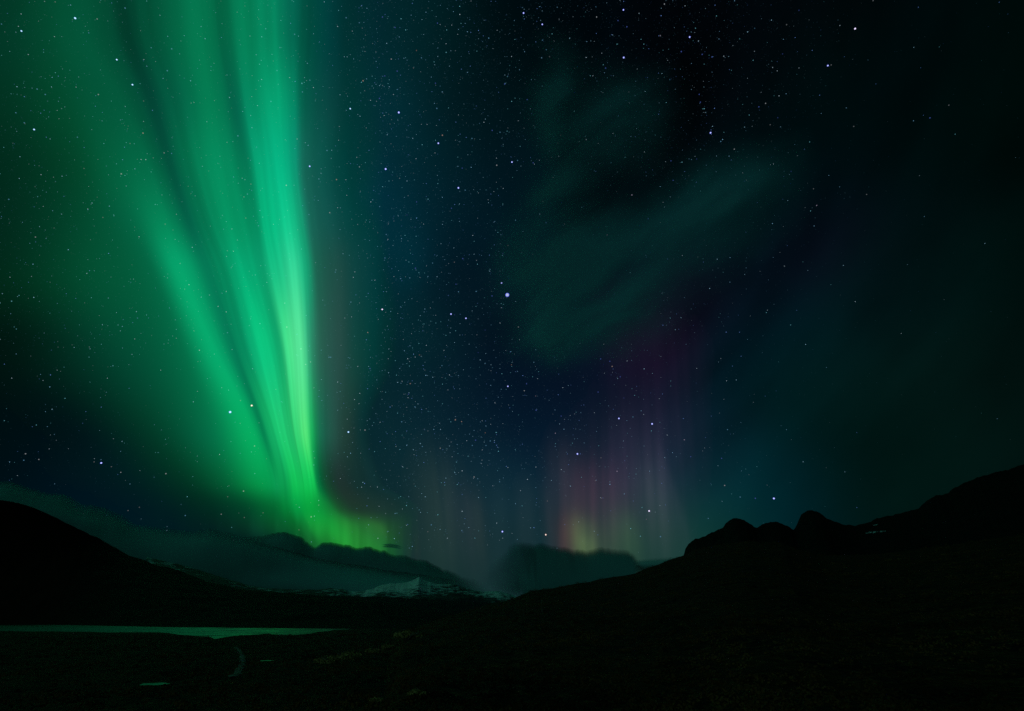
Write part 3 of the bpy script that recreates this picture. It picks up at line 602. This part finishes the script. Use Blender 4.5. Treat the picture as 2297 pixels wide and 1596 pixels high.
# middle dark hills in front of it
hill("low_hill", [(480, 1345), (640, 1338), (760, 1337), (860, 1340), (940, 1344), (1010, 1348), (1080, 1352), (1140, 1356), (1250, 1370)], 6500, 2500,
     earth_mat("blue_dark_forest", (.010, .012, .014), (.016, .019, .022), (.022, .026, .030), 1/150.0), zb=0, nx=240, nt=40, rough=20, rfreq=1/400.0, ridge_n=1.0)
left_ridge = [(-420, 1100), (-200, 1112)] + z1([(0,290),(60,300),(120,312),(180,328),(240,352),(300,380),(350,402),(420,440),(500,475),(560,508),(600,520),(650,550),(720,590),(800,637),(850,648),(900,665),(960,692),(1000,703),(1060,712),(1120,728),(1160,748),(1220,770),(1280,795),(1330,805),(1400,822),(1460,838),(1560,848),(1700,858),(1850,870),(2000,885),(2143,900)]) + [(860, 1352), (950, 1366), (1040, 1385)]
def row_dist(x, y, z=0.0):
    v = pdir(x, y); return float(np.hypot(v[0], v[1])*(CAMZ-z)/(-v[2]))
z4 = lambda L_: [(x*.3384, y*.3384+1345.5) for x, y in L_]
far_shore = [(-420, 1397.5)] + z4([(0,157),(300,160),(600,165),(900,175),(1200,182),(1500,187),(1900,190),(2297,194)]) + [(850, 1412), (1040, 1413)]
hill("mountain", left_ridge, 3900, [(x, row_dist(x, y)) for x, y in far_shore], far_earth, zb=-0.5, nx=520, nt=80, p=1.15, rough=22, rfreq=1/260.0, ridge_n=.7)
# rock knobs and the dark mountain on the right
knob = [(1480, 1290), (1525, 1262)] + z3([(248,720),(255,690),(275,655),(310,632),(350,622),(400,598),(440,580),(465,570),(480,545),(510,522),(545,515),(585,522),(615,545),(640,562),(658,570),(690,550),(720,537),(760,536),(800,545),(835,562),(862,580),(880,550),(893,520),(905,495),(930,475),(960,468),(990,475),(1015,487),(1050,515),(1090,535),(1150,552),(1200,556),(1260,548),(1300,530),(1330,516),(1400,500),(1450,490),(1480,478),(1560,465),(1580,440),(1610,415),(1660,388),(1720,378),(1760,345),(1820,318),(1880,292),(1940,272),(2000,258),(2060,245),(2110,225),(2152,212)]) + [(2420, 1010), (2700, 985)]
hill("rocky_mountain", knob, 2600, 1300, rock, zb=20, nx=620, nt=70, p=1.25, rough=16, rfreq=1/150.0, ridge_n=1.6)
# near right hillside
near_ridge = [(880, 1420), (960, 1398)] + z2([(800,1000),(900,972),(1050,925),(1130,910),(1200,890),(1250,868),(1310,845),(1380,838),(1440,830),(1500,818),(1580,800),(1660,792),(1720,775),(1800,762),(1880,752),(1940,738),(2000,710),(2080,685),(2150,655),(2200,640),(2240,628)]) + \
   z3([(300,690),(450,655),(600,640),(800,650),(900,690),(1000,720),(1300,715),(1600,680),(2150,600)]) + [(2500, 1180), (2800, 1160)]

# near ground: a sheet from the camera's feet down to the lake, rising into the right hillside
near_shore = [(-420, 1414)] + z4([(0,208),(200,212),(500,212),(700,218),(900,215),(1100,218),(1150,228),(1270,238),(1370,245),(1420,262),(1450,258),(1550,240),(1650,235),(1780,225),(1850,235),(1950,235),(2050,225),(2150,210),(2250,200),(2297,197)]) + [(805, 1409.3), (900, 1404), (1200, 1400)]
ND = [(p_, math.atan2(*pdir(p_[0], p_[1])[:2])) for p_ in near_shore]
sh_az = np.array([a for _, a in ND]); sh_d = np.array([row_dist(p_[0], p_[1]) for p_, _ in ND])
rd_az = np.array([float(azel(*q)[0]) for q in near_ridge]); rd_tan = np.array([math.tan(float(azel(*q)[1])) for q in near_ridge])
AZ0 = float(azel(880, 1420)[0])
GD = np.array([0, 4, 15, 40, 90, 160, 230, 500, 800]); GZ = np.array([28.4, 28.3, 26.4, 21.5, 17.5, 15.2, 13.2, 5.6, 2.2])
PONDS = []
def ground_z(az, d):
    """height of the near land at azimuth az, distance d (arrays)"""
    az = np.asarray(az, float); d = np.asarray(d, float)
    ds = np.interp(az, sh_az, sh_d)
    zl = np.where(d < 700, np.interp(d, GD, GZ), 0)
    far = 3.25*np.clip((ds-d)/(ds-700), -0.6, 1)
    zl = np.where(d < 700, zl, far)
    # right hillside: ridge at 950 m
    tn = np.interp(az, rd_az, rd_tan)
    Dr = 950.0; zr = CAMZ + Dr*tn
    t = np.clip((d-60)/(Dr-60), 0, 1)
    z0 = np.interp(60, GD, GZ)
    side = np.clip((az-AZ0)/0.30, 0, 1)
    zr_s = z0 + (zr-z0)*(t**1.25)
    zr_s = np.where(d > Dr, zr - (d-Dr)*0.22, zr_s)
    zh = np.where(d < 60, np.interp(d, GD, GZ), zr_s)
    k = side*side*(3-2*side)
    kk = np.clip((az-AZ0)/0.02, 0, 1)
    lo = np.maximum(zl, np.minimum(zh, CAMZ + d*tn))      # between valley and hill
    return np.where(az > AZ0, k*zh + (1-k)*np.maximum(zl, np.where(kk > 0, zh*kk + zl*(1-kk), zl)), zl)
def ground_n(x, y, d):
    p_ = np.stack([x, y, 0*x], -1)
    amp = np.clip(d/60, 0.1, 1)*np.clip(1.2-d/1100, 0.15, 1)
    return amp*(1.1*vn(p_, 1/45.0, 3) + 0.5*vn(p_, 1/9.0, 3))
def gz(x, y):
    x = np.atleast_1d(np.asarray(x, float)); y = np.atleast_1d(np.asarray(y, float))
    az = np.arctan2(x, y); d = np.hypot(x, y)
    z = ground_z(az, d) + ground_n(x, y, d)
    for px, py, r, pz in PONDS:
        q = np.hypot(x-px, (y-py)); k = np.clip((r*1.9-q)/(r*0.7), 0, 1); z = z*(1-k) + (pz-0.25)*k
    return z
def ground_at(px, py):
    """where the sight line through a plate position meets the near land"""
    v = pdir(px, py); h = math.hypot(v[0], v[1]); az = math.atan2(v[0], v[1])
    ds = np.exp(np.linspace(math.log(20), math.log(1400), 1200))
    zz = gz(np.sin(az)*ds, np.cos(az)*ds); ray = CAMZ + ds*v[2]/h
    i = np.argmax(zz > ray)
    return math.sin(az)*ds[i], math.cos(az)*ds[i], float(zz[i])
POND_SPEC = [(348, 1536, 3.2), (598, 1483, 2.6)]
for a, b, r in POND_SPEC:
    x, y, z = ground_at(a, b); PONDS.append((x, y, r, z+0.1))

def near_ground():
    az = np.concatenate([np.radians(np.arange(-180, -58, 4)), np.linspace(math.radians(-58), math.radians(58), 720), np.radians(np.arange(60, 181, 4))])
    d = np.concatenate([[0.3], np.exp(np.linspace(math.log(2), math.log(3200), 330))])
    A, Dm = np.meshgrid(az, d, indexing='ij')
    x = np.sin(A)*Dm; y = np.cos(A)*Dm
    z = gz(x.ravel(), y.ravel())
    # the skyline of the hillside is kept exactly
    V = np.stack([x.ravel(), y.ravel(), z], -1)
    o = mesh_obj("ground", V, grid_faces(len(az), len(d))[:, ::-1], heath); tag(o, kind="structure")
near_ground()
# land under everything, out to the horizon
rr = 60000.0
th = np.linspace(0, 2*math.pi, 65)[:-1]
vs = [(0, 0, -6.0)] + [(rr*math.cos(a), rr*math.sin(a), -6.0) for a in th]
o = mesh_obj("terrain", vs, [(0, i+1, (i+1) % 64+1) for i in range(64)], far_earth, smooth=False); tag(o, kind="structure")

# ------------------------------------------------------------------ water
def water_mat(name, rough, bump, sc, base=(.004, .010, .008)):
    m, t, N, L, out = new_mat(name)
    p = N("ShaderNodeBsdfPrincipled"); p.inputs["Base Color"].default_value = (*base, 1)
    p.inputs["IOR"].default_value = 1.33
    g = N("ShaderNodeNewGeometry")
    rn = N("ShaderNodeTexNoise"); rn.inputs["Scale"].default_value = .012; rn.inputs["Detail"].default_value = 5
    L(g.outputs["Position"], rn.inputs["Vector"])
    rm = N("ShaderNodeMapRange"); rm.inputs[1].default_value = .35; rm.inputs[2].default_value = .65; rm.inputs[3].default_value = rough*.6; rm.inputs[4].default_value = rough*1.35
    L(rn.outputs[0], rm.inputs[0]); L(rm.outputs[0], p.inputs["Roughness"])
    mp = N("ShaderNodeMapping"); mp.inputs["Scale"].default_value = (1, .45, 1); mp.inputs["Rotation"].default_value = (0, 0, math.radians(20))
    n = N("ShaderNodeTexNoise"); n.inputs["Scale"].default_value = sc; n.inputs["Detail"].default_value = 5; n.inputs["Roughness"].default_value = .6
    L(g.outputs["Position"], mp.inputs[0]); L(mp.outputs[0], n.inputs["Vector"])
    bp = N("ShaderNodeBump"); bp.inputs["Strength"].default_value = bump; bp.inputs["Distance"].default_value = .25
    L(n.outputs[0], bp.inputs["Height"]); L(bp.outputs[0], p.inputs["Normal"]); L(p.outputs[0], out.inputs[0])
    return m
lake_mat = water_mat("lake_water", 0.42, 1.0, 0.6)
nx_, ny_ = 60, 60
X, Y = np.meshgrid(np.linspace(-3600, 900, nx_), np.linspace(250, 4300, ny_), indexing='ij')
o = mesh_obj("water", np.stack([X.ravel(), Y.ravel(), 0*X.ravel()], -1), grid_faces(nx_, ny_)[:, ::-1]*1, lake_mat); tag(o, kind="structure")
o.data.flip_normals() if o.data.polygons[0].normal.z < 0 else None
for (px, py, r, pz), lab in zip(PONDS, ("x", "y")):
    n = 40; vs = [(px, py, pz)]
    for i in range(n):
        a = 2*math.pi*i/n; q = r*(1+0.28*mnoise.noise(Vector((math.cos(a)*1.3+px, math.sin(a)*1.3, 2))) + .12*math.sin(5*a))
        vs.append((px+q*1.15*math.cos(a), py+q*.9*math.sin(a), pz))
    o = mesh_obj("pond", vs, [(0, i+1, (i+1) % n+1) for i in range(n)], water_mat("pond_water", .3, .4, 1.2), smooth=False); tag(o, kind="structure")

# ------------------------------------------------------------------ path
def path():
    pts = z4([(1560,318),(1580,333),(1597,355),(1606,385),(1606,415),(1597,445),(1580,475),(1558,500),(1540,518)])
    W = [ground_at(a, b) for a, b in pts]
    xs = np.array([p_[0] for p_ in W]); ys = np.array([p_[1] for p_ in W]); s = np.arange(len(W))
    q = np.linspace(0, len(W)-1, 160); cx = pchip(s, xs, q); cy = pchip(s, ys, q)
    V = []
    tx = np.gradient(cx); ty = np.gradient(cy); L_ = np.hypot(tx, ty)+1e-9; nx, ny = -ty/L_, tx/L_
    for i in range(len(q)):
        for k in range(7):
            w_ = (k/6-.5)*(2.5+0.5*math.sin(i*.35)+.4*math.sin(i*.9)); x = cx[i]+nx[i]*w_; y = cy[i]+ny[i]*w_
            V.append((x, y, float(gz(x, y)[0]) + 0.30 - 0.12*abs(k-3)/3))
    o = mesh_obj("path", np.array(V), grid_faces(len(q), 7), earth_mat("worn_gravel", (.16, .15, .12), (.30, .28, .24), (.42, .40, .36), 1/1.5)); tag(o, kind="structure")
path()

# ------------------------------------------------------------------ snow patches on the rocky mountain
def snow_patch(cx, cy, w_, h_, label, seed):
    n = 60; rnd = random.Random(seed)
    top = [], []
    V = []; nx, ny = 50, 7
    for i in range(nx):
        u = i/(nx-1)
        x = cx+(u-.5)*w_; env = math.sin(math.pi*u)**.4
        yc = cy - (u-.5)*h_*0.9 + h_*.25*mnoise.noise(Vector((u*7, seed, 0)))
        hh = h_*.5*env*(.55+.7*abs(mnoise.noise(Vector((u*11, seed, 4)))))
        for j in range(ny):
            v = j/(ny-1); y = yc + (v-.5)*2*hh
            V.append(on_rock(x, y))
    m = bpy.data.materials.get("old_snow")
    if not m:
        m, t, N, L, out = new_mat("old_snow")
        p = N("ShaderNodeBsdfPrincipled"); p.inputs["Base Color"].default_value = (.82, .86, .9, 1); p.inputs["Roughness"].default_value = .8
        g = N("ShaderNodeNewGeometry"); nn = N("ShaderNodeTexNoise"); nn.inputs["Scale"].default_value = .08; nn.inputs["Detail"].default_value = 5
        L(g.outputs["Position"], nn.inputs["Vector"])
        r = N("ShaderNodeValToRGB"); r.color_ramp.elements[0].position = .45; r.color_ramp.elements[0].color = (.02, .02, .02, 1)
        r.color_ramp.elements[1].position = .56; r.color_ramp.elements[1].color = (.82, .86, .9, 1)
        L(nn.outputs[0], r.inputs[0]); L(r.outputs[0], p.inputs["Base Color"]); L(p.outputs[0], out.inputs[0])
    o = mesh_obj("snow_patch", np.array(V), grid_faces(nx, ny), m)
    tag(o, label, "snow patch", "snow patches on the rocky mountain")
dg = bpy.context.evaluated_depsgraph_get()
rock_o = bpy.data.objects["rocky_mountain"]
def on_rock(px, py):
    v = Vector(pdir(px, py)); ok, loc, nrm, _ = rock_o.ray_cast(Vector((0, 0, CAMZ)), v)
    if not ok: loc = Vector(at_dist(px, py, 2500))
    return tuple(loc - v*6)
snow_patch(1964, 1194, 46, 5, "thin pale snow patch below the right mountain's notch", 1)
snow_patch(1964, 1178, 11, 2.2, "tiny snow patch just above the long one on the right mountain", 2)

# ------------------------------------------------------------------ vegetation
def leaf_mat(name, a, b, sc=.35):
    m, t, N, L, out = new_mat(name)
    p = N("ShaderNodeBsdfPrincipled"); p.inputs["Roughness"].default_value = .8; p.inputs["Specular IOR Level"].default_value = .15
    g = N("ShaderNodeNewGeometry"); n = N("ShaderNodeTexNoise"); n.inputs["Scale"].default_value = sc; n.inputs["Detail"].default_value = 4
    L(g.outputs["Position"], n.inputs["Vector"])
    r = N("ShaderNodeValToRGB"); r.color_ramp.elements[0].position = .35; r.color_ramp.elements[0].color = (*a, 1)
    r.color_ramp.elements[1].position = .65; r.color_ramp.elements[1].color = (*b, 1)
    L(n.outputs[0], r.inputs[0]); L(r.outputs[0], p.inputs["Base Color"]); L(p.outputs[0], out.inputs[0])
    return m
brown_leaf = leaf_mat("autumn_heath_leaves", (.020, .010, .004), (.24, .105, .027), .03)
pale_leaf = leaf_mat("pale_willow_leaves", (.32, .19, .06), (.70, .48, .18))
birch_leaf = leaf_mat("yellow_birch_leaves", (.10, .08, .02), (.26, .20, .06))
bark = leaf_mat("birch_bark", (.10, .10, .09), (.42, .40, .37), 3)

def clump(cx, cy, cz, r, h, n, leaf, rnd, V, Fc):
    for _ in range(n):
        a = rnd.uniform(0, 2*math.pi); q = r*math.sqrt(rnd.random()); zz = h*rnd.random()*(1-.6*(q/r)**2)
        p_ = np.array([cx+q*math.cos(a), cy+q*math.sin(a), cz+zz])
        u = np.array([rnd.gauss(0, 1), rnd.gauss(0, 1), rnd.gauss(0, .6)]); u *= leaf/np.linalg.norm(u)
        w_ = np.cross(u, [rnd.gauss(0, 1), rnd.gauss(0, 1), rnd.gauss(0, 1)]); w_ *= .55*leaf/(np.linalg.norm(w_)+1e-6)
        b = len(V); V.extend([p_-u, p_+w_, p_+u, p_-w_]); Fc.append((b, b+1, b+2, b+3))
def ground_cover():
    rnd = random.Random(3); V, Fc = [], []
    k = 0
    while k < 6500:
        az = rnd.uniform(math.radians(-52), math.radians(52)); d = math.exp(rnd.uniform(math.log(60), math.log(1150)))
        ds = float(np.interp(az, sh_az, sh_d))
        if az < AZ0+.02 and d > ds-6: continue
        if az > AZ0+.02 and d > 960: continue
        x, y = math.sin(az)*d, math.cos(az)*d
        if mnoise.noise(Vector((x/60, y/60, 0))) < rnd.uniform(-.5, .3): continue
        skip = any(math.hypot(x-p_[0], y-p_[1]) < p_[2]*2.6 for p_ in PONDS)
        if skip: continue
        z = gz_fast(x, y); s = 0.7+d/420
        clump(x, y, z-.1, s*rnd.uniform(.8, 1.8), s*rnd.uniform(.5, 1.1), 16, .28*s, rnd, V, Fc); k += 1
    o = mesh_obj("heath_shrubs", np.array(V), np.array(Fc), brown_leaf, smooth=False)
    tag(o, "low dark autumn heath covering the valley floor and the near hillside", "shrubs", kind="stuff")
def gz_fast(x, y): return float(gz(x, y)[0])
ground_cover()

def bush(px, py, r, h, label, seed, group="pale bushes on the dark heath"):
    x, y, z = ground_at(px, py); rnd = random.Random(seed)
    root = empty("willow_bush", (x, y, z)); tag(root, label, "bush", group)
    V, Fc = [], []
    for _ in range(7):
        a = rnd.uniform(0, 6.28); q = rnd.uniform(0, .6)*r
        clump(x+q*math.cos(a)*1.5, y+q*math.sin(a), z+rnd.uniform(0, .3)*h, r*rnd.uniform(.35, .6), h*rnd.uniform(.5, .8), 70, .055*r+.1, rnd, V, Fc)
    mesh_obj("foliage", np.array(V), np.array(Fc), pale_leaf, root, smooth=False)
    bm_v, bm_f = [], []
    for k in range(6):
        a = rnd.uniform(0, 6.28); tube(bm_v, bm_f, (x, y, z-.3), (x+math.cos(a)*r*.6, y+math.sin(a)*r*.6, z+h*.7), .05*r, .015*r)
    mesh_obj("stem", np.array(bm_v), bm_f, bark, root)
def tube(V, Fc, a, b, ra, rb, n=6):
    a = Vector(a); b = Vector(b); d = (b-a).normalized(); u = d.orthogonal().normalized(); w_ = d.cross(u); base = len(V)
    for p_, r in ((a, ra), (b, rb)):
        for k in range(n):
            t = 2*math.pi*k/n; V.append(tuple(p_ + u*math.cos(t)*r + w_*math.sin(t)*r))
    for k in range(n): Fc.append((base+k, base+(k+1) % n, base+n+(k+1) % n, base+n+k))
BUSH = [(z2([(60,1295)])[0], 6.0, 3.2, "pale bush at the left end of the brushy strip below the lake's end"),
        (z2([(165,1275)])[0], 8.0, 4.2, "widest pale bush in the brushy strip below the lake's end"),
        (z2([(350,1232)])[0], 7.0, 3.4, "low pale bush in the middle of the brushy strip beyond the lake's end"),
        (z2([(420,1205)])[0], 8.0, 3.8, "pale bush right of the middle of the brushy strip on the valley floor"),
        (z2([(540,1150)])[0], 10.0, 4.8, "tall grey green bush at the upper right end of the brushy strip"),
        (z2([(590,1490)])[0], 1.6, .9, "yellowish bush at the bottom edge below the brushy strip"),
        (z2([(355,1535)])[0], 1.4, .8, "greenish bush nearest the bottom edge left of the yellowish one")]
for i, ((a, b), r, h, lab) in enumerate(BUSH): bush(a, b, r, h, lab, 40+i)

def birch(px, py, h, label, seed, group="birches on the near hillside"):
    x, y, z = ground_at(px, py); rnd = random.Random(seed); h = h*math.hypot(x, y)/F*1.0
    root = empty("birch_tree", (x, y, z)); tag(root, label, "tree", group)
    V, Fc = [], []
    top = (x+rnd.uniform(-.05, .05)*h, y, z+h*.92); mid = (x+rnd.uniform(-.04, .04)*h, y, z+h*.45)
    tube(V, Fc, (x, y, z-.5), mid, .022*h, .015*h, 8); tube(V, Fc, mid, top, .015*h, .004*h, 8)
    for k in range(9):
        t = rnd.uniform(.3, .85); a = rnd.uniform(0, 6.28); l_ = h*.25*(1.1-t)
        b = Vector(mid).lerp(Vector(top), (t-.3)/.6) if t > .3 else Vector(mid)
        tube(V, Fc, b, (b.x+math.cos(a)*l_, b.y+math.sin(a)*l_, b.z+l_*.9), .006*h, .002*h, 5)
    mesh_obj("trunk", np.array(V), Fc, bark, root)
    V, Fc = [], []
    for k in range(16):
        t = rnd.uniform(.28, 1); a = rnd.uniform(0, 6.28); q = h*.20*(1.15-t)*rnd.random()**.5
        clump(x+q*math.cos(a), y+q*math.sin(a), z+h*t-h*.08, h*.09, h*.14, 45, h*.018, rnd, V, Fc)
    mesh_obj("crown", np.array(V), np.array(Fc), birch_leaf, root, smooth=False)
TREES = [(z2([(1368,985)])[0], 26, "tallest yellowish birch on the hillside below the dip in the skyline"),
         (z2([(1255,1005)])[0], 16, "thin birch left of the tallest one on the near hillside"),
         (z2([(1325,1025)])[0], 12, "small birch between the tallest and the thin one"),
         (z2([(1040,1040)])[0], 12, "low birch where the hillside meets the valley floor"),
         (z2([(880,1080)])[0], 12, "rounded birch on the low spur right of the lake's end")]
for i, ((a, b), h, lab) in enumerate(TREES): birch(a, b, h, lab, 80+i)
rnd = random.Random(11)
